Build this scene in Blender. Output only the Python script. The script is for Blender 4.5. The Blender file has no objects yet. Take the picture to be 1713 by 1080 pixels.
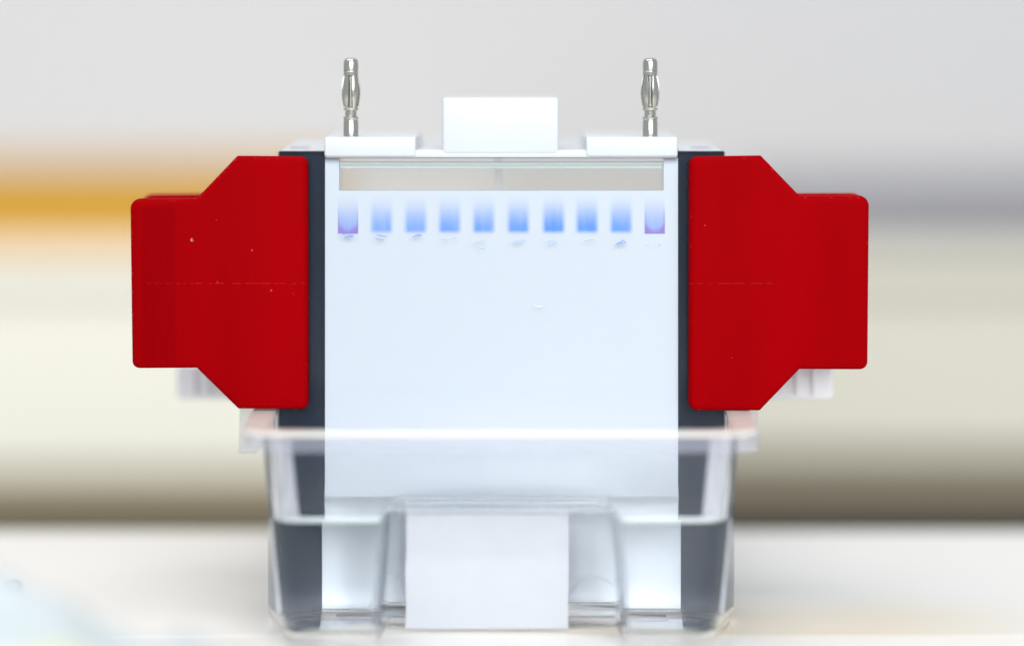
import bpy, bmesh, math, random
from mathutils import Vector
R = random.Random(7)
sc = bpy.context.scene
C = sc.collection
MM = 0.001

# ------------------------------------------------------------------ camera
D = 0.70            # camera to focal plane, metres
S = 0.16 * MM       # metres per photo pixel in the focal plane
HC = 0.149          # camera height above the bench
PX0, PY0 = 856.5, 100.0
cam_d = bpy.data.cameras.new('camera')
cam = bpy.data.objects.new('camera', cam_d); C.objects.link(cam)
cam.location = (0, -D, HC)
cam.rotation_euler = (math.radians(90), 0, 0)
cam_d.sensor_width = 36
cam_d.lens = 36 * D / (1713 * S)
cam_d.shift_y = -440 / 1713
cam_d.clip_start = 0.01; cam_d.clip_end = 50
cam_d.dof.use_dof = True
cam_d.dof.focus_distance = D - 0.002
cam_d.dof.aperture_fstop = 2.1
sc.camera = cam

# ------------------------------------------------------------------ render / world / lamps
sc.render.engine = 'CYCLES'
cy = sc.cycles
cy.use_denoising = True
cy.max_bounces = 48; cy.transmission_bounces = 44; cy.transparent_max_bounces = 32
cy.diffuse_bounces = 10; cy.glossy_bounces = 20
cy.caustics_refractive = True; cy.caustics_reflective = False
cy.sample_clamp_indirect = 10; cy.blur_glossy = 0; cy.use_light_tree = False
sc.view_settings.view_transform = 'Standard'
sc.view_settings.look = 'None'
sc.view_settings.gamma = 1
sc.view_settings.exposure = 0.0
w = bpy.data.worlds.new('World'); sc.world = w; w.use_nodes = True
bg = w.node_tree.nodes['Background']
bg.inputs[0].default_value = (0.80, 0.91, 1.0, 1); bg.inputs[1].default_value = 0.60

def area(name, loc, target, sx, sy, power, col):
    l = bpy.data.lights.new(name, 'AREA'); l.shape = 'RECTANGLE'; l.size = sx; l.size_y = sy
    l.energy = power; l.color = col
    o = bpy.data.objects.new(name, l); C.objects.link(o); o.location = loc
    d = Vector(target) - Vector(loc)
    o.rotation_euler = d.to_track_quat('-Z', 'Y').to_euler()
    return o
area('ceiling_lamp', (-0.25, -0.25, 1.5), (-0.1, 0.3, 0), 1.7, 1.0, 17.0, (1.0, 0.985, 0.965))
area('front_fill', (0.25, -1.7, 0.75), (0, 0.0, 0.06), 1.6, 0.9, 32.0, (0.94, 0.965, 1.0))  # unseen frontal fill, added to brighten the gel and tank

# ------------------------------------------------------------------ helpers
def X(px, d=0.0): return (px - PX0) * S * (D + d) / D
def Z(py, d=0.0): return HC - (py - PY0) * S * (D + d) / D

def nodes(name):
    m = bpy.data.materials.new(name); m.use_nodes = True
    return m, m.node_tree.nodes, m.node_tree.links

def plastic(name, col, rough=0.4, bump=0.0, scale=800, var=0.0, vscale=60, spec=0.5, sss=0.0, metal=0.0):
    m, n, l = nodes(name); b = n['Principled BSDF']
    b.inputs['Base Color'].default_value = (*col, 1); b.inputs['Roughness'].default_value = rough
    b.inputs['Specular IOR Level'].default_value = spec; b.inputs['Metallic'].default_value = metal
    tc = n.new('ShaderNodeTexCoord')
    if sss:
        b.inputs['Subsurface Weight'].default_value = sss
        b.inputs['Subsurface Radius'].default_value = (1, 1, 1); b.inputs['Subsurface Scale'].default_value = 0.002
    if var:
        t = n.new('ShaderNodeTexNoise'); t.inputs['Scale'].default_value = vscale; t.inputs['Detail'].default_value = 5
        r = n.new('ShaderNodeMapRange'); r.inputs[1].default_value = 0.3; r.inputs[2].default_value = 0.7
        r.inputs[3].default_value = 1 - var; r.inputs[4].default_value = 1 + var
        mx = n.new('ShaderNodeVectorMath'); mx.operation = 'SCALE'; mx.inputs[0].default_value = col
        l.new(tc.outputs['Object'], t.inputs['Vector']); l.new(t.outputs['Fac'], r.inputs[0])
        l.new(r.outputs[0], mx.inputs['Scale']); l.new(mx.outputs[0], b.inputs['Base Color'])
    if bump:
        t2 = n.new('ShaderNodeTexNoise'); t2.inputs['Scale'].default_value = scale; t2.inputs['Detail'].default_value = 3
        bp = n.new('ShaderNodeBump'); bp.inputs['Strength'].default_value = bump; bp.inputs['Distance'].default_value = 0.0002
        l.new(tc.outputs['Object'], t2.inputs['Vector']); l.new(t2.outputs['Fac'], bp.inputs['Height']); l.new(bp.outputs[0], b.inputs['Normal'])
    return m

def clear(name, ior, col=(1, 1, 1), rough=0.0, haze=0.0):
    m, n, l = nodes(name); n.remove(n['Principled BSDF'])
    g = n.new('ShaderNodeBsdfGlass'); g.inputs['IOR'].default_value = ior; g.inputs['Color'].default_value = (*col, 1)
    g.inputs['Roughness'].default_value = rough
    out = n['Material Output']
    if haze:
        d = n.new('ShaderNodeBsdfDiffuse'); d.inputs[0].default_value = (0.62, 0.80, 1.0, 1)
        mx = n.new('ShaderNodeMixShader'); mx.inputs[0].default_value = haze
        l.new(g.outputs[0], mx.inputs[1]); l.new(d.outputs[0], mx.inputs[2]); l.new(mx.outputs[0], out.inputs[0])
    else: l.new(g.outputs[0], out.inputs[0])
    return m

def thin_glass(name, col=(1, 1, 1)):
    m, n, l = nodes(name); n.remove(n['Principled BSDF'])
    t = n.new('ShaderNodeBsdfTransparent'); t.inputs[0].default_value = (*col, 1)
    g = n.new('ShaderNodeBsdfGlossy'); g.inputs['Roughness'].default_value = 0.2
    f = n.new('ShaderNodeFresnel'); f.inputs[0].default_value = 1.30
    mx = n.new('ShaderNodeMixShader')
    l.new(f.outputs[0], mx.inputs[0]); l.new(t.outputs[0], mx.inputs[1]); l.new(g.outputs[0], mx.inputs[2])
    l.new(mx.outputs[0], n['Material Output'].inputs[0])
    return m

def obj(name, bm, mat, parent=None, smooth=False, label=None, kind=None):
    me = bpy.data.meshes.new(name)
    bmesh.ops.recalc_face_normals(bm, faces=bm.faces)
    bm.to_mesh(me); bm.free()
    if smooth:
        me.polygons.foreach_set('use_smooth', [True] * len(me.polygons))
        me.set_sharp_from_angle(angle=math.radians(38))
    if mat: me.materials.append(mat)
    o = bpy.data.objects.new(name, me); C.objects.link(o)
    if parent:
        o.parent = parent; o.matrix_parent_inverse = parent.matrix_world.inverted()
    if label: o['label'] = label
    if kind: o['kind'] = kind
    return o

def thing(name, label, cat, loc=(0, 0, 0), group=None):
    o = bpy.data.objects.new(name, None); C.objects.link(o); o.location = loc
    o.empty_display_size = 0.01
    bpy.context.view_layer.update()
    o['label'] = label; o['category'] = cat
    if group: o['group'] = group
    return o

def tag(o, label, cat, group=None):
    o['label'] = label; o['category'] = cat
    if group: o['group'] = group
    return o

def box_bm(x0, x1, y0, y1, z0, z1, bev=0.0, seg=2, bm=None):
    b = bmesh.new()
    bmesh.ops.create_cube(b, size=1)
    for v in b.verts:
        v.co = Vector(((x0 + x1) / 2 + v.co.x * (x1 - x0), (y0 + y1) / 2 + v.co.y * (y1 - y0), (z0 + z1) / 2 + v.co.z * (z1 - z0)))
    if bev: bmesh.ops.bevel(b, geom=b.edges[:], offset=bev, segments=seg, profile=0.5, affect='EDGES')
    if bm is None: return b
    join(bm, b); return bm

def join(dst, src):
    me = bpy.data.meshes.new('tmp'); src.to_mesh(me); src.free(); dst.from_mesh(me); bpy.data.meshes.remove(me)

def prism_y(pts, y0, y1, bev=0.0, seg=2, only_front=False):
    """outline in (x,z), extruded along y"""
    b = bmesh.new()
    f = [b.verts.new((x, y0, z)) for x, z in pts]; k = [b.verts.new((x, y1, z)) for x, z in pts]
    n = len(pts)
    ff = b.faces.new(f); bf = b.faces.new(k[::-1])
    for i in range(n): b.faces.new((f[i], k[i], k[(i + 1) % n], f[(i + 1) % n]))
    bmesh.ops.recalc_face_normals(b, faces=b.faces)
    if bev:
        ed = list(ff.edges) + ([] if only_front else list(bf.edges))
        bmesh.ops.bevel(b, geom=ed, offset=bev, segments=seg, profile=0.5, affect='EDGES')
    return b

def lathe(profile, cx, cy_, n=32, bm=None):
    """profile [(r,z)] around a vertical axis"""
    b = bm or bmesh.new()
    rings = []
    for r, z in profile:
        rings.append([b.verts.new((cx + r * math.cos(2 * math.pi * i / n), cy_ + r * math.sin(2 * math.pi * i / n), z)) for i in range(n)])
    for a, c in zip(rings, rings[1:]):
        for i in range(n): b.faces.new((a[i], a[(i + 1) % n], c[(i + 1) % n], c[i]))
    b.faces.new(rings[0][::-1]); b.faces.new(rings[-1])
    return b

def round_poly(corners, seg=6):
    """corners [(x,y,r)] counter-clockwise -> rounded outline"""
    out = []; n = len(corners)
    for i in range(n):
        p = Vector(corners[i][:2]); a = Vector(corners[i - 1][:2]); c = Vector(corners[(i + 1) % n][:2]); r = corners[i][2]
        if r <= 0: out.append(tuple(p)); continue
        u = (a - p).normalized(); v = (c - p).normalized()
        ang = u.angle(v); t = min(r / math.tan(ang / 2), (a - p).length * 0.49, (c - p).length * 0.49)
        r2 = t * math.tan(ang / 2)
        cen = p + (u + v).normalized() * (r2 / math.sin(ang / 2))
        s = p + u * t - cen; e = p + v * t - cen
        a0 = math.atan2(s.y, s.x); a1 = math.atan2(e.y, e.x); da = (a1 - a0 + math.pi) % (2 * math.pi) - math.pi
        for k in range(seg + 1):
            q = a0 + da * k / seg; out.append((cen.x + r2 * math.cos(q), cen.y + r2 * math.sin(q)))
    return out

def loft(sections, place):
    b = bmesh.new(); rows = []
    for pts, h in sections: rows.append([b.verts.new(place(p, h)) for p in pts])
    n = len(rows[0])
    for a, c in zip(rows, rows[1:]):
        for i in range(n): b.faces.new((a[i], a[(i + 1) % n], c[(i + 1) % n], c[i]))
    b.faces.new(rows[0][::-1]); b.faces.new(rows[-1])
    bmesh.ops.recalc_face_normals(b, faces=b.faces)
    return b

def tmp_obj(bm):
    me = bpy.data.meshes.new('t'); bm.to_mesh(me); bm.free()
    o = bpy.data.objects.new('t', me); C.objects.link(o); return o

def boolean(a, b, op='DIFFERENCE'):
    """bmesh op bmesh -> bmesh"""
    oa, ob = tmp_obj(a), tmp_obj(b)
    m = oa.modifiers.new('b', 'BOOLEAN'); m.operation = op; m.solver = 'EXACT'; m.object = ob
    dg = bpy.context.evaluated_depsgraph_get(); dg.update()
    me = bpy.data.meshes.new_from_object(oa.evaluated_get(dg))
    r = bmesh.new(); r.from_mesh(me)
    for o in (oa, ob):
        d = o.data; bpy.data.objects.remove(o); bpy.data.meshes.remove(d)
    bpy.data.meshes.remove(me)
    bmesh.ops.remove_doubles(r, verts=r.verts, dist=1e-6)
    return r

def tube(pts, rad, n=8, flat=1.0, closed=False):
    b = bmesh.new(); rows = []
    P = [Vector(p) for p in pts]
    for i, p in enumerate(P):
        if closed: t = (P[(i + 1) % len(P)] - P[i - 1]).normalized()
        else: t = (P[min(i + 1, len(P) - 1)] - P[max(i - 1, 0)]).normalized()
        yv = Vector((0, 1, 0))
        if abs(t.y) > 0.95: yv = Vector((1, 0, 0))
        s = t.cross(yv).normalized(); q = s.cross(t).normalized()
        rr = rad[i] if isinstance(rad, (list, tuple)) else rad
        rows.append([b.verts.new(p + s * rr * math.cos(2 * math.pi * k / n) + q * rr * flat * math.sin(2 * math.pi * k / n)) for k in range(n)])
    rng = range(len(rows) if closed else len(rows) - 1)
    for i in rng:
        a, c = rows[i], rows[(i + 1) % len(rows)]
        for k in range(n): b.faces.new((a[k], a[(k + 1) % n], c[(k + 1) % n], c[k]))
    if not closed: b.faces.new(rows[0][::-1]); b.faces.new(rows[-1])
    return b

# ------------------------------------------------------------------ materials
GELCOL = (0.725, 0.785, 0.855)
M_white = plastic('white_moulded_plastic', (0.60, 0.625, 0.645), 0.35, bump=0.05, var=0.01)
M_white2 = plastic('milky_plastic', (0.80, 0.80, 0.82), 0.4, sss=0.3, var=0.02)
M_strip = plastic('dark_navy_spacer', (0.008, 0.016, 0.034), 0.5, var=0.12, vscale=90, spec=0.05)
M_nickel = plastic('nickel', (0.55, 0.53, 0.47), 0.2, metal=1.0, bump=0.06, scale=1500)
M_tank = clear('clear_polycarbonate', 1.25, (1, 1, 1), 0.0, haze=0.017)
M_water = clear('running_buffer', 1.2, (1, 1, 1))
M_plate = thin_glass('float_glass', (1, 1, 1))
M_edge = clear('glass_edge', 1.5, (0.9, 0.97, 0.95))
M_label = plastic('label_paper', (0.55, 0.57, 0.61), 0.7, bump=0.15, scale=300, var=0.015, vscale=120)
M_ink = plastic('blue_pen_ink', (0.22, 0.30, 0.75), 0.5)
M_ink2 = plastic('faint_pen_ink', (0.34, 0.44, 0.80), 0.5)
M_grey = plastic('grey_inner_wall', (0.62, 0.62, 0.59), 0.5, var=0.02)
M_dark = plastic('screw_recess', (0.22, 0.21, 0.33), 0.5)

def veil(name, col, t, rough=0.3):
    m, n, l = nodes(name); b = n['Principled BSDF']; b.inputs['Base Color'].default_value = (*col, 1); b.inputs['Roughness'].default_value = rough
    tr = n.new('ShaderNodeBsdfTransparent'); mx = n.new('ShaderNodeMixShader'); mx.inputs[0].default_value = t
    l.new(b.outputs[0], mx.inputs[1]); l.new(tr.outputs[0], mx.inputs[2]); l.new(mx.outputs[0], n['Material Output'].inputs[0])
    return m
M_faint = veil('clear_rib', (0.8, 0.8, 0.8), 0.86)
M_corner_sheen = veil('corner_sheen', (0.70, 0.70, 0.75), 0.55)
M_rimtop = veil('rim_top', (0.86, 0.84, 0.78), 0.38, 0.06)
M_lip = veil('rim_lip', (0.52, 0.52, 0.62), 0.80)
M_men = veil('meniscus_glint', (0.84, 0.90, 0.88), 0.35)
M_back = veil('smoky_back_plate', (0.62, 0.64, 0.64), 0.90)
M_surf = veil('pale_green_surface', (0.80, 0.88, 0.86), 0.5)
M_milk = veil('thin_milky_plastic', (0.62, 0.61, 0.64), 0.70)
def red_material():
    m, n, l = nodes('red_plastic'); b = n['Principled BSDF']
    b.inputs['Roughness'].default_value = 0.5; b.inputs['Specular IOR Level'].default_value = 0.01
    tc = n.new('ShaderNodeTexCoord')
    t = n.new('ShaderNodeTexNoise'); t.inputs['Scale'].default_value = 22; t.inputs['Detail'].default_value = 6
    mp = n.new('ShaderNodeMapping'); mp.inputs['Scale'].default_value = (2.0, 1, 0.35)
    l.new(tc.outputs['Object'], mp.inputs[0]); l.new(mp.outputs[0], t.inputs['Vector'])
    cr = n.new('ShaderNodeMix'); cr.data_type = 'RGBA'
    cr.inputs[6].default_value = (0.225, 0.0001, 0.0010, 1); cr.inputs[7].default_value = (0.325, 0.0001, 0.0024, 1)
    l.new(t.outputs['Fac'], cr.inputs[0])
    # pale scuffs: small scattered specks
    v = n.new('ShaderNodeTexNoise'); v.inputs['Scale'].default_value = 420; v.inputs['Detail'].default_value = 2
    mp2 = n.new('ShaderNodeMapping'); mp2.inputs['Scale'].default_value = (1.0, 1, 0.45)
    l.new(tc.outputs['Object'], mp2.inputs[0]); l.new(mp2.outputs[0], v.inputs['Vector'])
    r = n.new('ShaderNodeMapRange'); r.inputs[1].default_value = 0.79; r.inputs[2].default_value = 0.83
    l.new(v.outputs['Fac'], r.inputs[0])
    c2 = n.new('ShaderNodeMix'); c2.data_type = 'RGBA'; c2.inputs[7].default_value = (0.55, 0.22, 0.18, 1)
    l.new(r.outputs[0], c2.inputs[0]); l.new(cr.outputs[2], c2.inputs[6]); l.new(c2.outputs[2], b.inputs['Base Color'])
    t2 = n.new('ShaderNodeTexNoise'); t2.inputs['Scale'].default_value = 1800
    bp = n.new('ShaderNodeBump'); bp.inputs['Strength'].default_value = 0.12; bp.inputs['Distance'].default_value = 0.0002
    l.new(tc.outputs['Object'], t2.inputs['Vector']); l.new(t2.outputs['Fac'], bp.inputs['Height']); l.new(bp.outputs[0], b.inputs['Normal'])
    return m
M_red = red_material()
M_scuff = plastic('scuffed_red_edge', (0.36, 0.04, 0.03), 0.7, var=0.3, vscale=900)

# ------------------------------------------------------------------ setting
def bench_material():
    m, n, l = nodes('bench_laminate'); b = n['Principled BSDF']; b.inputs['Roughness'].default_value = 0.32
    tc = n.new('ShaderNodeTexCoord'); sx = n.new('ShaderNodeSeparateXYZ'); l.new(tc.outputs['Object'], sx.inputs[0])
    def ss(src, a, c):
        r = n.new('ShaderNodeMapRange'); r.interpolation_type = 'SMOOTHSTEP'
        r.inputs[1].default_value = a; r.inputs[2].default_value = c; l.new(src, r.inputs[0]); return r.outputs[0]
    def mul(a, c):
        k = n.new('ShaderNodeMath'); k.operation = 'MULTIPLY'; l.new(a, k.inputs[0]); l.new(c, k.inputs[1]); return k.outputs[0]
    # tan patch along the joint, right of the middle
    f = mul(mul(ss(sx.outputs['X'], -0.05, 0.06), ss(sx.outputs['X'], 0.17, 0.09)), mul(ss(sx.outputs['Y'], 0.035, -0.005), ss(sx.outputs['Y'], -0.0245, -0.0225)))
    t = n.new('ShaderNodeTexNoise'); t.inputs['Scale'].default_value = 14; t.inputs['Detail'].default_value = 5; l.new(tc.outputs['Object'], t.inputs['Vector'])
    f = mul(f, ss(t.outputs['Fac'], 0.0, 0.6))
    mx = n.new('ShaderNodeMix'); mx.data_type = 'RGBA'; mx.inputs[6].default_value = (0.76, 0.74, 0.70, 1); mx.inputs[7].default_value = (0.68, 0.60, 0.48, 1)
    l.new(f, mx.inputs[0]); l.new(mx.outputs[2], b.inputs['Base Color'])
    return m
bench = thing('lab_bench', '', '')
del bench['label']; del bench['category']; bench['kind'] = 'structure'
M_bench = bench_material()
obj('bench_top', box_bm(-0.9, 0.9, -0.023, 0.129, -0.03, 0, 0.0008), M_bench, bench)
obj('bench_front_panel', box_bm(-0.9, 0.9, -0.62, -0.0234, -0.03, 0, 0.0003), M_bench, bench)
wall = obj('wall', box_bm(-2.2, 2.2, 1.1, 1.14, -0.9, 2.4), plastic('painted_wall', (0.62, 0.605, 0.615), 0.8, var=0.01, vscale=3), kind='structure')
flo = obj('floor', box_bm(-2.2, 2.2, -0.9, 1.1, -0.94, -0.9), plastic('floor_vinyl', (0.10, 0.09, 0.07), 0.6, var=0.05, vscale=5), kind='structure')

DC = 0.60
def cabinet(x0, x1, col, col2, label, yb1, yb2):
    t = thing('storage_cabinet', label, 'cabinet', ((x0 + x1) / 2, DC + 0.2, -0.9), 'cabinets behind the bench')
    zt, zb = Z(412, DC), Z(yb1, DC)
    obj('worktop', box_bm(x0, x1, DC - 0.006, 1.09, zt - 0.018, zt, 0.002), plastic('cabinet_worktop', col, 0.6), t)
    mid = (x0 + x1) / 2
    for a, c in ((x0 + 0.003, mid - 0.001), (mid + 0.001, x1 - 0.003)):
        d = obj('drawer_front', box_bm(a, c, DC, DC + 0.018, zb, zt - 0.020, 0.002), plastic('drawer_paint', col, 0.6), t)
    obj('shade_band', box_bm(x0 + 0.003, x1 - 0.003, DC + 0.004, DC + 0.022, Z(yb2, DC), zb - 0.002, 0.001), plastic('shade_band_tan', col2, 0.6), t)  # tan band colours in the shade that deepens towards the bottom
    obj('shade_sheet', box_bm(x0 + 0.003, x1 - 0.003, DC + 0.05, DC + 0.07, -0.9, Z(yb2, DC)), plastic('recess_shade', (0.03, 0.022, 0.008), 0.8), t)  # dark sheet standing in for the shade below the drawers
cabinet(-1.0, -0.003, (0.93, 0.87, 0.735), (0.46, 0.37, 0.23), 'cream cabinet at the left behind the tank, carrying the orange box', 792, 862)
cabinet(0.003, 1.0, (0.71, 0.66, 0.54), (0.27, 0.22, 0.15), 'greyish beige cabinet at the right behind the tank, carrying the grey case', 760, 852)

zt = Z(412, DC)
t = thing('orange_box', 'long orange box lying on the cream cabinet at the left, out of focus', 'box', (-0.6, DC + 0.05, zt))
mo = plastic('orange_card', (0.62, 0.32, 0.02), 0.6, var=0.03)
obj('box_body', box_bm(-0.95, X(530, DC), DC + 0.004, DC + 0.12, zt, zt + 0.029, 0.002), mo, t)
obj('lid', box_bm(-0.953, X(530, DC) + 0.003, DC + 0.002, DC + 0.123, zt + 0.0292, zt + 0.038, 0.002), mo, t)
t = thing('grey_case', 'flat grey instrument case lying on the beige cabinet at the right, out of focus', 'case', (0.55, DC + 0.05, zt))
mg = plastic('grey_case_paint', (0.26, 0.25, 0.27), 0.5, var=0.03)
obj('case_body', box_bm(X(1290, DC), 0.95, DC + 0.02, DC + 0.14, zt, zt + 0.022, 0.002), mg, t)
obj('lid', box_bm(X(1290, DC), 0.95, DC + 0.02, DC + 0.14, zt + 0.0222, zt + 0.03, 0.002), mg, t)

# ------------------------------------------------------------------ buffer tank
WL = 0.0322
CX = -2.9 * MM
TK = 1.6 * MM
def tank_section(z, t):
    k = max(0, min(1, (z - 0.002) / 0.054))
    wf = 0.0545 + (0.0605 - 0.0545) * k - t; wm = 0.0618 - t
    yf = -0.036 - 0.006 * k + t; yb = 0.106 + 0.004 * k - t
    r = max(0.0075 - t, 0.002)
    return [(CX - wf, yf, r), (CX + wf, yf, r), (CX + wm, -0.008, 0.02), (CX + wm, yb, r), (CX - wm, yb, r), (CX - wm, -0.008, 0.02)]
def tank_solid(t, z0, z1, rb):
    sec = []
    zs = [z0, z0 + rb * 0.3, z0 + rb] + [z0 + rb + (z1 - z0 - rb) * i / 6 for i in range(1, 7)]
    ins = [rb, rb * 0.29, 0] + [0] * 6
    for z, i in zip(zs, ins): sec.append((round_poly(tank_section(z, t + i)), z))
    return loft(sec, lambda p, h: (p[0], p[1], h))
def niche(grow, y_back):
    def prof(s):
        g = grow - s
        c = [(-0.0345 - g, -0.006), (0.0290 + g, -0.006), (0.0258 + g, 0.0346 + g), (-0.0315 - g, 0.0346 + g)]
        return round_poly([(c[0][0], c[0][1], 0), (c[1][0], c[1][1], 0), (c[2][0], c[2][1], 0.0042), (c[3][0], c[3][1], 0.0042)], 6)
    return loft([(prof(-0.0008), -0.07), (prof(0), -0.036), (prof(0.0012), y_back)], lambda p, h: (p[0], h, p[1]))
YN = -0.0165
outer = boolean(tank_solid(0, 0.0012, 0.0544, 0.0022), niche(0, YN))
inner = boolean(tank_solid(TK, 0.0034, 0.0600, 0.0015), niche(TK, YN + TK))
shell = boolean(outer, inner)
tank = thing('buffer_tank', 'clear plastic buffer tank with tapered front and flared rim, standing on the bench', 'tank', (CX, 0.03, 0))
obj('tank_body', shell, M_tank, tank, smooth=True)
# rim: flared lip round the top
def rim_section(o, z):
    return round_poly([(x + (o if x > CX else -o), y + (-o if y < -0.02 else (o if y > 0.02 else 0)), r + o * 0.6) for x, y, r in tank_section(z, 0)])
def ring(o0, o1, z0, z1, b=0.0004):
    s = bmesh.new(); prof = [(o0, z0), (o1 - b, z0), (o1, z0 + b), (o1, z1 - b), (o1 - b, z1), (o0, z1)]
    rows = [[s.verts.new((p[0], p[1], z)) for p in rim_section(o, 0.056)] for o, z in prof]
    n = len(rows[0])
    for a in range(len(rows)):
        A, B = rows[a], rows[(a + 1) % len(rows)]
        for i in range(n): s.faces.new((A[i], A[(i + 1) % n], B[(i + 1) % n], B[i]))
    return s
obj('rim', ring(-0.0021, 0.0046, 0.0546, 0.0558), M_rimtop, tank, smooth=True)
obj('rim_lip', ring(0.0030, 0.0046, 0.0508, 0.0545, 0.0003), M_lip, tank, smooth=True)
# pale strips inside the front corners, painting in their bright reflection
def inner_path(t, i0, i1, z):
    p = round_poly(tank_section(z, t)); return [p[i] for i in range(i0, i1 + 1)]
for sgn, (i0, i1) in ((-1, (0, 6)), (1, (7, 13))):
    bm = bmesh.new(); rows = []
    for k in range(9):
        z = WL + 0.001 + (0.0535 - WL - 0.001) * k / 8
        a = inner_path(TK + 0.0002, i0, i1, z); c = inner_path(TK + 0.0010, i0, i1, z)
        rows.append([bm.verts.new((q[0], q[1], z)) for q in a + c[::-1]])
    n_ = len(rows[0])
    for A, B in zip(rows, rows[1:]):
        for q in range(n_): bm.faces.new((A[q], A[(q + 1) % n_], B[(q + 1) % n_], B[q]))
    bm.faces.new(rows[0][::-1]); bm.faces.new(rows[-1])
    obj('corner_sheen_strip', bm, M_corner_sheen, tank, smooth=True)
# round feet pads pressed in the niche wall
for px in (668, 990):
    pts = [(X(px, -0.012) + 0.0072 * math.cos(a), YN + TK + 0.0004, 0.0052 + 0.0085 * math.sin(a)) for a in [math.pi * k / 20 for k in range(21)]]
    obj('moulded_arch', tube(pts, 0.0004, 8), M_tank, tank, smooth=True)
# label in the niche
lp = [(679, 846), (815, 844.5), (951, 847), (951.5, 950), (950, 1053.5), (860, 1052.5), (760, 1051), (700, 1051.5), (684, 1051), (678, 1049), (679.5, 1010), (678, 960), (680, 905)]
lb = obj('paper_label', prism_y([(X(a, YN), max(0.0006, Z(b, YN))) for a, b in lp], YN - 0.0009, YN - 0.0002), M_label, tank,
         label='blank white paper label stuck in the front recess')
# buffer liquid
WL = 0.0322
liq = tank_solid(TK - 0.0002, 0.0032, 0.0600, 0.0015)
liq = boolean(liq, niche(TK - 0.0002, YN + TK - 0.0002))
cut = box_bm(-0.2, 0.2, -0.2, 0.3, WL, 0.2)
liq = boolean(liq, cut)
lo = obj('running_buffer', liq, M_water, smooth=True)
tag(lo, 'clear colourless liquid filling the lower half of the plastic tank', 'liquid')

ml = round_poly(tank_section(WL, TK + 0.0009))
# front-left corner is points 0..6, front-right 7..13
left = [(CX - 0.0575, 0.0, WL + 0.0003)] + [(x, y, WL + 0.0003) for x, y in ml[0:7]] + [(-0.0335, ml[6][1], WL + 0.0003)]
right = [(0.0285, ml[7][1], WL + 0.0003)] + [(x, y, WL + 0.0003) for x, y in ml[7:14]] + [(CX + 0.0575, 0.0, WL + 0.0003)]
for p in (left, right): obj('meniscus', tube(p, 0.0007, 8), M_men, lo, smooth=True)
obj('meniscus', tube([(-0.0295, YN + TK + 0.0006, WL), (0.0235, YN + TK + 0.0006, WL)], 0.0002, 6), M_men, lo, smooth=True)
# ------------------------------------------------------------------ electrode module (white core)
mod = thing('electrode_module', 'white plastic electrode module with centre handle and two metal plugs, standing in the tank', 'electrode unit', (CX, 0.03, 0.0036))
y0 = 0.004; yg = 0.0006
obj('side_wall', box_bm(X(467), X(542), y0, 0.060, 0.0045, Z(252.5), 0.0004), M_white, mod)
obj('side_wall', box_bm(X(1136), X(1211), y0, 0.060, 0.0045, Z(252.5), 0.0004), M_white, mod)
obj('core_wall', box_bm(X(566.5), X(1110.5), y0, y0 + 0.004, 0.0045, Z(322), 0.0003), M_white, mod)
obj('chamber_back', box_bm(X(543), X(1135), 0.045, 0.047, 0.0335, Z(266), 0.0003), M_back, mod)
obj('chamber_floor', box_bm(X(566.5), X(1110.5), y0 + 0.0043, 0.0447, 0.030, 0.033, 0.0003), M_white, mod)
obj('centre_rib', box_bm(X(827, .012), X(840, .012), 0.0105, 0.0125, 0.034, Z(266), 0.0003), M_faint, mod)
# top bar
zt_, zb_ = Z(250.5), Z(264)
obj('top_bar', box_bm(X(544), X(1133), -0.0022, 0.085, zb_, zt_, 0.0006, 3), M_white, mod, smooth=True)
for a, c in ((543.5, 696), (980, 1133)):
    obj('plug_block', box_bm(X(a), X(c), -0.0026, 0.043, Z(262), Z(229), 0.0006, 3), M_white, mod, smooth=True)
h = obj('handle', box_bm(X(740), X(934.5), -0.0024, 0.026, Z(258), Z(163.5), 0.0009, 3), M_white, mod, smooth=True)
for px in (502, 1172):
    b = lathe([(0.0028, Z(252.5) - 0.0002), (0.0028, Z(252.5) + 0.0002)], X(px, .02), 0.020, 24)
    obj('screw_recess', b, M_dark, mod)
# side knobs low at the back
def knob(px0, px1, d, parent, flip):
    z0, z1 = Z(668, d), Z(610, d)
    k = obj('side_knob', box_bm(X(px0, d), X(px1, d), d, d + 0.014, z0, z1, 0.0012, 3), M_white2, parent, smooth=True)
    for g in ((1330, 1336), (1358, 1364)) if not flip else ((322, 327), (346, 351)):
        obj('knob_ridge', box_bm(X(g[0], d), X(g[1], d), d - 0.0012, d + 0.0005, z0 + 0.001, z1 - 0.001, 0.0003), M_white2, k)
knob(294, 480, 0.045, mod, True)
knob(1200, 1394, 0.022, mod, False)
# lower brackets reaching over the tank rim
def bracket(pts, d):
    obj('hanging_bracket', prism_y([(X(a, d), Z(b, d)) for a, b in pts], d, d + 0.003, 0.0003), M_milk, mod, smooth=False)
bracket([(401, 676), (467, 676), (467, 728), (446, 738), (428, 758), (399, 758)], 0.006)
bracket([(1211, 676), (1268, 676), (1268, 757), (1238, 757), (1224, 740), (1211, 732)], 0.006)

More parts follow.
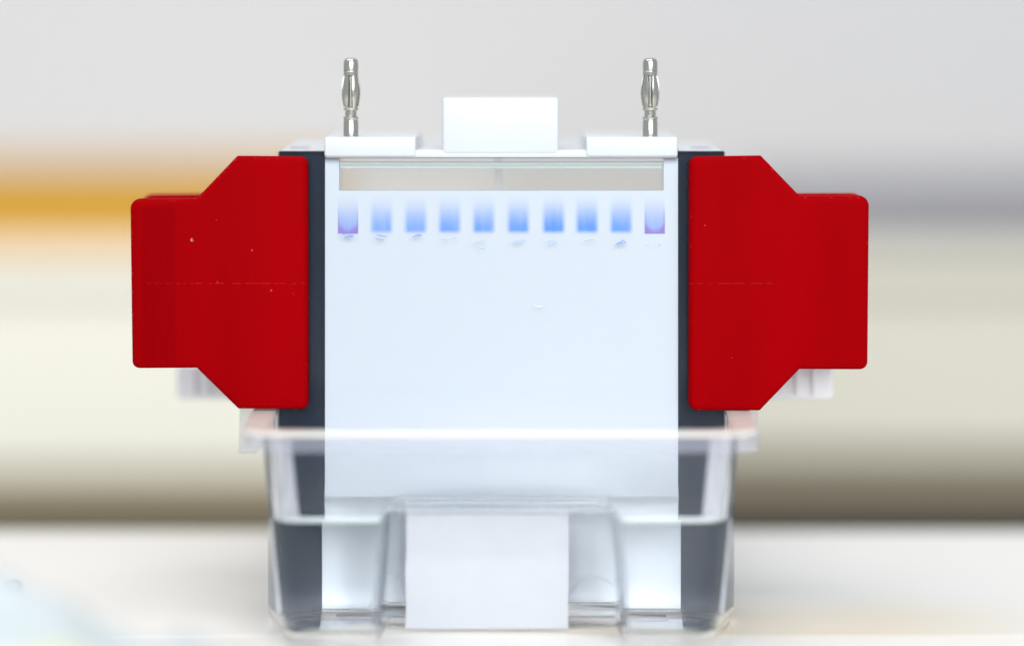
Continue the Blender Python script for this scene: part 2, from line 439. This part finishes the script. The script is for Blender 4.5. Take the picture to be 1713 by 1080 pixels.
# banana plugs
def plug(px):
    d = 0.004; x = X(px, d)
    zb, ztip = Z(222, d) - 0.001, Z(98, d)
    q = S * (D + d) / D
    p = thing_part = obj('banana_plug', lathe([(r * q, Z(y, d)) for r, y in
        ((12.5, 228), (12.5, 203), (11.5, 201.5), (11.5, 200.5), (12.5, 199), (12.5, 196), (9.5, 194), (9.5, 186), (12, 184.5), (12.5, 180), (8.0, 178), (8.0, 128), (12.2, 126), (12.4, 120), (11.6, 119), (12.4, 118), (12.4, 106), (11.5, 101), (9, 98.5), (5, 97.2), (0.5, 97))], x, d, 36), M_nickel, mod, smooth=True)
    for k in range(5):
        a = 2 * math.pi * (k + 0.25) / 5
        b = bmesh.new(); rows = []
        N = 12
        for i in range(N + 1):
            u = i / N; y = 182 - u * 57
            rr = 11.0 + 4.4 * math.sin(math.pi * u) ** 0.8 if 0 < u < 1 else 11.0
            hw = 0.28 + 0.13 * math.sin(math.pi * u)
            row = []
            for j in range(5):
                an = a + hw * (j / 2 - 1)
                for_r = rr + 0.5 * (1 - (j / 2 - 1) ** 2)
                row.append(b.verts.new((x + for_r * q * math.cos(an), d + for_r * q * math.sin(an), Z(y, d))))
            rows.append(row)
        for A, B in zip(rows, rows[1:]):
            for j in range(4): b.faces.new((A[j], A[j + 1], B[j + 1], B[j]))
        bmesh.ops.recalc_face_normals(b, faces=b.faces)
        bmesh.ops.solidify(b, geom=b.faces[:], thickness=0.00025)
        obj('spring_leaf', b, M_nickel, p, smooth=True)
plug(587); plug(1087.5)

# ------------------------------------------------------------------ gel cassette
cas = thing('gel_cassette', 'glass gel cassette with dark side spacers and ten blue dyed lanes', 'gel', (CX, 0, 0.0036))
gx0, gx1 = 543.5, 1134.5
yg = 0.0006
def gel_material():
    m, n, l = nodes('gel_white'); b = n['Principled BSDF']; b.inputs['Roughness'].default_value = 0.5
    b.inputs['Specular IOR Level'].default_value = 0.2
    b.inputs['Base Color'].default_value = (*GELCOL, 1)
    return m
M_gel = gel_material()
obj('gel_slab', prism_y([(X(gx0), 0.0045), (X(gx1), 0.0045), (X(gx1), Z(264.8)), (X(1110.5), Z(264.8)), (X(1110.5), Z(319)), (X(567), Z(319)), (X(567), Z(264.8)), (X(gx0), Z(264.8))], yg, yg + 0.0015), M_gel, cas)
for a, c in ((466.5, gx0 - 0.15), (gx1 + 0.15, 1211.5)):
    obj('spacer', box_bm(X(a), X(c), yg - 0.0004, yg + 0.0026, 0.0042, Z(253), 0.0001, 1), M_strip, cas)
obj('outer_glass_plate', prism_y([(X(466), 0.0042), (X(1212), 0.0042), (X(1212), Z(253.5)), (X(1135), Z(253.5)), (X(1135), Z(264.6)), (X(543), Z(264.6)), (X(543), Z(253.5)), (X(466), Z(253.5))], -0.0020, -0.0001), M_plate, cas)
# notched inner plate : two ears with curved shoulders seen as fine bright lines
def arc(cx, cy_, r, a0, a1, n=14): return [(cx + r * math.cos(math.radians(a0 + (a1 - a0) * i / n)), cy_ + r * math.sin(math.radians(a0 + (a1 - a0) * i / n))) for i in range(n + 1)]
def edge_line(pts, rad, name='notch_edge'):
    obj(name, tube([(X(a), yg + 0.0022, Z(b)) for a, b in pts], rad, 6), M_edge, cas, smooth=True)
obj('liquid_surface_strip', box_bm(X(568), X(1109), yg + 0.0006, yg + 0.0030, Z(283), Z(271), 0.0002), M_surf, cas)  # added pale strip, stands in for the bright inner liquid surface
obj('liquid_surface_line', box_bm(X(568), X(1109), yg + 0.0002, yg + 0.0005, Z(275.2), Z(273.6)), M_men, cas)
edge_line([(544, 253)] + arc(572, 250, 27, 175, 90) + [(840, 278.5)] + arc(1105, 250, 27, 90, 5) + [(1134, 253)], 0.00022)
for px0, px1 in ((544, 566), (1112, 1134)):
    s = 1 if px0 < 800 else -1
    c = 560 if s > 0 else 1118
    pts = arc(c, 302, 16, 180, 100) if s > 0 else arc(c, 302, 16, 0, 80)
    edge_line(pts, 0.00012, 'shoulder_line')
# droplet hanging at the liquid line
b = bmesh.new(); bmesh.ops.create_uvsphere(b, u_segments=16, v_segments=10, radius=0.0005)
for v in b.verts: v.co = v.co + Vector((X(825), yg + 0.0012, Z(279)))
obj('droplet', b, M_water, cas, smooth=True)

def dye_material(edge):
    m, n, l = nodes('dye_purple_edge' if edge else 'dye_blue'); b = n['Principled BSDF']; b.inputs['Roughness'].default_value = 0.5
    b.inputs['Specular IOR Level'].default_value = 0.2
    tc = n.new('ShaderNodeTexCoord'); sx = n.new('ShaderNodeSeparateXYZ'); l.new(tc.outputs['Generated'], sx.inputs[0])
    at = n.new('ShaderNodeAttribute'); at.attribute_type = 'OBJECT'; at.attribute_name = 'dye_strength'
    def mr(src, a, c, o0=0.0, o1=1.0, mode='SMOOTHSTEP'):
        r = n.new('ShaderNodeMapRange'); r.interpolation_type = mode
        r.inputs[1].default_value = a; r.inputs[2].default_value = c; r.inputs[3].default_value = o0; r.inputs[4].default_value = o1
        l.new(src, r.inputs[0]); return r.outputs[0]
    def op(o, a, c=None):
        k = n.new('ShaderNodeMath'); k.operation = o
        for i, q in enumerate((a, c)):
            if q is None: continue
            if isinstance(q, (int, float)): k.inputs[i].default_value = q
            else: l.new(q, k.inputs[i])
        return k.outputs[0]
    x, z = sx.outputs['X'], sx.outputs['Z']
    e = 0.24 if not edge else 0.08
    sides = op('MULTIPLY', mr(x, 0.02, e + 0.02), mr(x, 0.98, 0.98 - e))
    bot = mr(z, 0.01, 0.16 if not edge else 0.04)
    up = mr(z, 1.0, 0.12)
    # per-lane uneven streaks
    ns = n.new('ShaderNodeTexNoise'); ns.inputs['Scale'].default_value = 1.0; ns.inputs['Detail'].default_value = 3
    mp = n.new('ShaderNodeMapping'); mp.inputs['Scale'].default_value = (900, 900, 180); l.new(tc.outputs['Object'], mp.inputs[0]); l.new(mp.outputs[0], ns.inputs['Vector'])
    st = mr(ns.outputs['Fac'], 0.25, 0.75, 0.86, 1.08, 'LINEAR')
    fac = op('MULTIPLY', op('MULTIPLY', sides, bot), op('MULTIPLY', op('POWER', up, 1.15), st))
    c1 = n.new('ShaderNodeMix'); c1.data_type = 'RGBA'; c1.inputs[6].default_value = (*GELCOL, 1)
    if not edge:
        c1.inputs[7].default_value = (0.13, 0.34, 0.95, 1)
        l.new(op('MULTIPLY', fac, at.outputs['Fac']), c1.inputs[0]); l.new(c1.outputs[2], b.inputs['Base Color'])
    else:
        c1.inputs[7].default_value = (0.28, 0.42, 0.86, 1)
        l.new(op('MULTIPLY', fac, at.outputs['Fac']), c1.inputs[0])
        # purple U along both sides and the foot
        dx = op('ABSOLUTE', op('SUBTRACT', x, 0.5))
        side = op('MULTIPLY', mr(dx, 0.34, 0.46), mr(z, 0.75, 0.15))
        foot_h = op('ADD', 0.10, op('MULTIPLY', op('POWER', op('MULTIPLY', dx, 2.0), 2.0), 0.22))
        foot = mr(op('SUBTRACT', foot_h, z), -0.09, 0.09)
        u = op('MULTIPLY', op('MULTIPLY', op('MAXIMUM', side, foot), op('MULTIPLY', mr(x, 0.03, 0.08), mr(x, 0.97, 0.92))), mr(z, 0.01, 0.04))
        c2 = n.new('ShaderNodeMix'); c2.data_type = 'RGBA'; c2.inputs[7].default_value = (0.33, 0.19, 0.62, 1)
        l.new(op('MULTIPLY', u, 0.85), c2.inputs[0]); l.new(c1.outputs[2], c2.inputs[6]); l.new(c2.outputs[2], b.inputs['Base Color'])
    return m
M_dye, M_dye_e = dye_material(False), dye_material(True)
lanes = [582, 638, 695, 752, 809, 867, 926, 982, 1039, 1095.5]
stren = [0.9, 0.82, 0.86, 0.92, 0.90, 1.0, 1.1, 1.08, 0.98, 0.9]
for i, (lx, st) in enumerate(zip(lanes, stren)):
    e = i in (0, 9)
    hw = 19 if e else 23.5
    b = box_bm(X(lx - hw), X(lx + hw), yg - 0.00008, yg + 0.0004, Z(395 if not e else 393), Z(321))
    o = obj('dye_band', b, M_dye_e if e else M_dye, cas)
    o['dye_strength'] = st
    if e: o['label'] = 'pale blue lane with purple edges and foot'
# pen strokes under the lanes (on the glass)
def stroke(pts, mat, wd=0.9):
    P = [(X(a), -0.00215, Z(b)) for a, b in pts]
    n = len(P)
    rad = [S * wd * (0.35 + 0.65 * math.sin(math.pi * (i + 0.5) / n)) for i in range(n)]
    return tube(P, rad, 5, 0.15)
def smooth_pts(p, k=6):
    out = []
    for i in range(len(p) - 1):
        p0 = p[max(i - 1, 0)]; p1 = p[i]; p2 = p[i + 1]; p3 = p[min(i + 2, len(p) - 1)]
        for j in range(k):
            t = j / k
            out.append(tuple(0.5 * (2 * p1[q] + (p2[q] - p0[q]) * t + (2 * p0[q] - 5 * p1[q] + 4 * p2[q] - p3[q]) * t * t + (3 * p1[q] - p0[q] - 3 * p2[q] + p3[q]) * t ** 3) for q in (0, 1)))
    out.append(p[-1]); return out
marks = [
    ([[(568, 389), (576, 391), (585, 392), (593, 393)], [(577, 395), (584, 394), (592, 393), (588, 395), (578, 395.5)]], 0),
    ([[(630, 391.5), (638, 393), (649, 395)], [(628, 397), (636, 400), (644, 399)]], 0),
    ([[(690, 396), (695, 392.5), (702, 391.5), (705, 392.5), (699, 393.5), (691, 396)]], 0),
    ([[(738, 398), (745, 400), (752, 399)], [(757, 397.5), (765, 397)]], 1),
    ([[(791, 406), (799, 404.5), (807, 402)], [(803, 402), (807, 403), (812, 402.5)], [(803, 415), (812, 414)]], 1),
    ([[(857, 405), (864, 402), (877, 400.5), (874, 403), (863, 404.5), (857, 405)]], 1),
    ([[(915, 404), (922, 402), (929, 403)], [(917, 409), (924, 406), (934, 403.5)], [(945, 404), (948, 404.5)]], 1),
    ([[(976, 403), (983, 401), (992, 400.5), (998, 403.5)]], 1),
    ([[(1030, 406.5), (1038, 404), (1047, 407)], [(1029, 409), (1037, 406), (1044, 405)], [(1038, 402), (1041, 401), (1047, 405)]], 0),
    ([[(1082, 408), (1085, 409)], [(1100, 408), (1105, 409)]], 1)]
for strokes, faint in marks:
    bm = bmesh.new()
    for s in strokes: join(bm, stroke(smooth_pts(s), None, 0.75 if faint else 1.0))
    obj('pen_mark', bm, M_ink2 if faint else M_ink, cas)
# faint scratch on the gel
bm = stroke(smooth_pts([(893, 507), (898, 511), (904, 511), (908, 508)]), None, 0.9)
obj('scratch', bm, plastic('scratch_white', (0.58, 0.66, 0.78), 0.5), cas)

# ------------------------------------------------------------------ red clamps
def clamp(outline, corners, label, left):
    xs = [X(p[0]) for p in outline]
    t = thing('red_clamp', label, 'clamp', ((min(xs) + max(xs)) / 2, 0.01, Z(680)), 'red wedge clamps beside the gel')
    yf, yk = -0.0062, 0.0035
    s = 1 if left else -1
    P = lambda a, b, d=0: (X(a if left else 1679 - a, d), Z(b, d))
    rr = round_poly([(a, c, q) for a, c, q in corners], 6)
    pts = [(X(a), Z(b)) for a, b in rr]
    b = prism_y(pts, yf, -0.0022, 0.0015, 5, only_front=True)
    obj('front_jaw', b, M_red, t, smooth=True)
    # web joining front and rear jaw, outside the glass edge
    def rect(a0, a1, b0, b1, y0_, y1_, name, bev=0.0006):
        x0, x1 = sorted((P(a0, 0)[0], P(a1, 0)[0]))
        return obj(name, box_bm(x0, x1, y0_, y1_, Z(b1), Z(b0), bev), M_red, t, smooth=True)
    dr = 0.0165 if left else 0.006
    x0, x1 = sorted((P(262, 0)[0], P(458, 0)[0]))
    obj('web', box_bm(x0, x1, -0.0020, dr, Z(600), Z(345), 0.0006), M_red, t, smooth=True)
    # rear jaw, a little taller than the front one as seen above it
    d = 0.042
    off = 0
    o2 = [(a, b - (7 if 320 < b < 340 else 0)) for a, b in outline]
    bb = prism_y([(X(a), Z(b + (7 if b < 300 else 0))) for a, b in rr], dr + 0.0002, dr + 0.005, 0.0008, 2)
    obj('rear_jaw', bb, M_red, t, smooth=True)
    # grip ribs: fine vertical ridges
    if left:
        bm = bmesh.new()
        for k in range(12):
            a = 244 + k * 4.6
            box_bm(X(a), X(a + 2.0), yf - 0.00016, yf + 0.0003, Z(600), Z(345), bm=bm)
        obj('grip_ribs', bm, M_red, t, kind='stuff')
    # mould line across the jaw
    a0, a1 = (250, 517) if left else (1152, 1300)
    bm = bmesh.new()
    x = a0
    while x < a1 - 4:
        ln = R.uniform(3, 22)
        box_bm(X(x), X(min(x + ln, a1 - 3)), yf - 0.00001, yf + 0.0002, Z(470.9 + 0.3), Z(470.0), bm=bm); x += ln + R.uniform(2, 14)
    obj('mould_line', bm, plastic('mould_line', (0.38 if left else 0.31, 0.010, 0.010), 0.7, spec=0.02), t)
    # worn flecks along the arris
    bm = bmesh.new()
    n = len(outline)
    for i in range(n):
        p, q = outline[i], outline[(i + 1) % n]
        L = math.dist(p, q)
        if L < 20: continue
        dense = (0.20 if left else 0.08) if (p[1] < 345 and q[1] < 345) else (0.07 if left else 0.02)
        ux, uz = (q[0] - p[0]) / L, (q[1] - p[1]) / L
        nx, nz = -uz, ux
        cxp = sum(o[0] for o in outline) / n
        if nx * (cxp - (p[0] + q[0]) / 2) + nz * (470 - (p[1] + q[1]) / 2) < 0: nx, nz = -nx, -nz
        for k in range(int(L * dense)):
            u = R.uniform(0.03, 0.97); h_, w_ = R.uniform(0.4, 2.4), R.uniform(0.25, 0.6); off = R.uniform(2.6, 4.6)
            a = p[0] + (q[0] - p[0]) * u + nx * off; c = p[1] + (q[1] - p[1]) * u + nz * off
            quad = [(a + ux * h_ * e1 + nx * w_ * e2, c + uz * h_ * e1 + nz * w_ * e2) for e1, e2 in ((-1, -0.6), (0.7, -1), (1, 0.5), (-0.5, 1))]
            join(bm, prism_y([(X(g0), Z(g1)) for g0, g1 in quad], yf + 0.0004, yf + 0.0016))
    for k in range(4 if left else 2):
        a = R.uniform(min(o[0] for o in outline) + 12, max(o[0] for o in outline) - 12); c = R.uniform(360, 600)
        r_ = R.uniform(0.5, 1.3)
        box_bm(X(a - r_), X(a + r_), yf - 0.00004, yf + 0.0002, Z(c + r_ * 1.4), Z(c - r_), bm=bm)
    obj('worn_flecks', bm, M_scuff, t, kind='stuff')
    return t
cl_out = [(515.5, 269), (508, 262), (400, 260), (333, 330), (232, 332), (222.5, 342), (226, 604), (234, 611.5), (333, 611.5), (402, 679), (510, 679), (518, 670)]
cr_out = [(1151, 272), (1161, 262), (1270, 259.5), (1334, 326), (1438, 326), (1449.5, 337), (1447, 604), (1439, 613.5), (1334, 613.5), (1268, 682), (1160, 682), (1150, 672)]
cl_c = [(517, 261, 13), (400, 260, 0), (333, 330, 0), (222.5, 331, 16), (226, 612, 12), (333, 611.5, 0), (402, 679, 0), (518, 679.5, 12)]
cr_c = [(1151, 261, 14), (1270, 259.5, 0), (1334, 326, 0), (1449.5, 325.5, 17), (1447, 614, 13), (1334, 613.5, 0), (1268, 682, 0), (1150, 682, 14)]
clamp(cl_out, cl_c, 'red stepped plastic clamp at the left edge of the glass, with ribbed grip', True)
clamp(cr_out, cr_c, 'red stepped plastic clamp at the right edge of the glass, smooth dark grip', False)

# ------------------------------------------------------------------ small things on the bench
# lilac cap lying behind at the far left
d = 0.031
b = lathe([(0.0012, 0.0002), (0.0024, 0.0004), (0.0026, 0.0022), (0.0022, 0.0030), (0.0010, 0.0034)], X(20, d), d, 20)
tag(obj('tube_cap', b, plastic('lilac_plastic', (0.42, 0.38, 0.50), 0.4), smooth=True), 'tiny lilac grey cap lying alone on the bench at the far left', 'cap')
# pale crumpled cloth in the near left corner
b = bmesh.new(); NX, NY = 60, 40
gx = lambda i: -0.190 + 0.180 * i / NX
gy = lambda j: -0.200 + 0.095 * j / NY
from mathutils import noise
g = []
for i in range(NX + 1):
    row = []
    for j in range(NY + 1):
        x, y = gx(i), gy(j)
        u, v = i / NX, j / NY
        e = min(1, u / 0.08, (1 - u) / 0.08, v / 0.2, (1 - v) / 0.2)
        e = max(0, e) ** 0.6
        hgt = (0.060 * (1 - u) + 0.004) * e * (0.85 + 0.3 * noise.noise(Vector((x * 40, y * 40, 3)))) + 0.003 * e * noise.noise(Vector((x * 110, y * 110, 1)))
        row.append(b.verts.new((x, y, 0.0006 + max(0, hgt))))
    g.append(row)
for i in range(NX):
    for j in range(NY): b.faces.new((g[i][j], g[i + 1][j], g[i + 1][j + 1], g[i][j + 1]))
bmesh.ops.recalc_face_normals(b, faces=b.faces)
bmesh.ops.solidify(b, geom=b.faces[:], thickness=0.0005)
tag(obj('crumpled_cloth', b, plastic('pale_aqua_cloth', (0.48, 0.52, 0.525), 0.8, bump=0.3, scale=400), smooth=True),
    'pale aqua crumpled cloth lying blurred in the near left corner', 'cloth')
# yellow cap in front of the cloth
d = -0.21
b = lathe([(0.006, 0.0002), (0.0065, 0.0012), (0.0065, 0.0335), (0.0058, 0.0350), (0.0035, 0.0358)], X(95, d), d, 24)
tag(obj('yellow_tube', b, plastic('yellow_plastic', (0.80, 0.72, 0.10), 0.4), smooth=True), 'short yellow tube standing at the lower left in front of the cloth', 'tube')
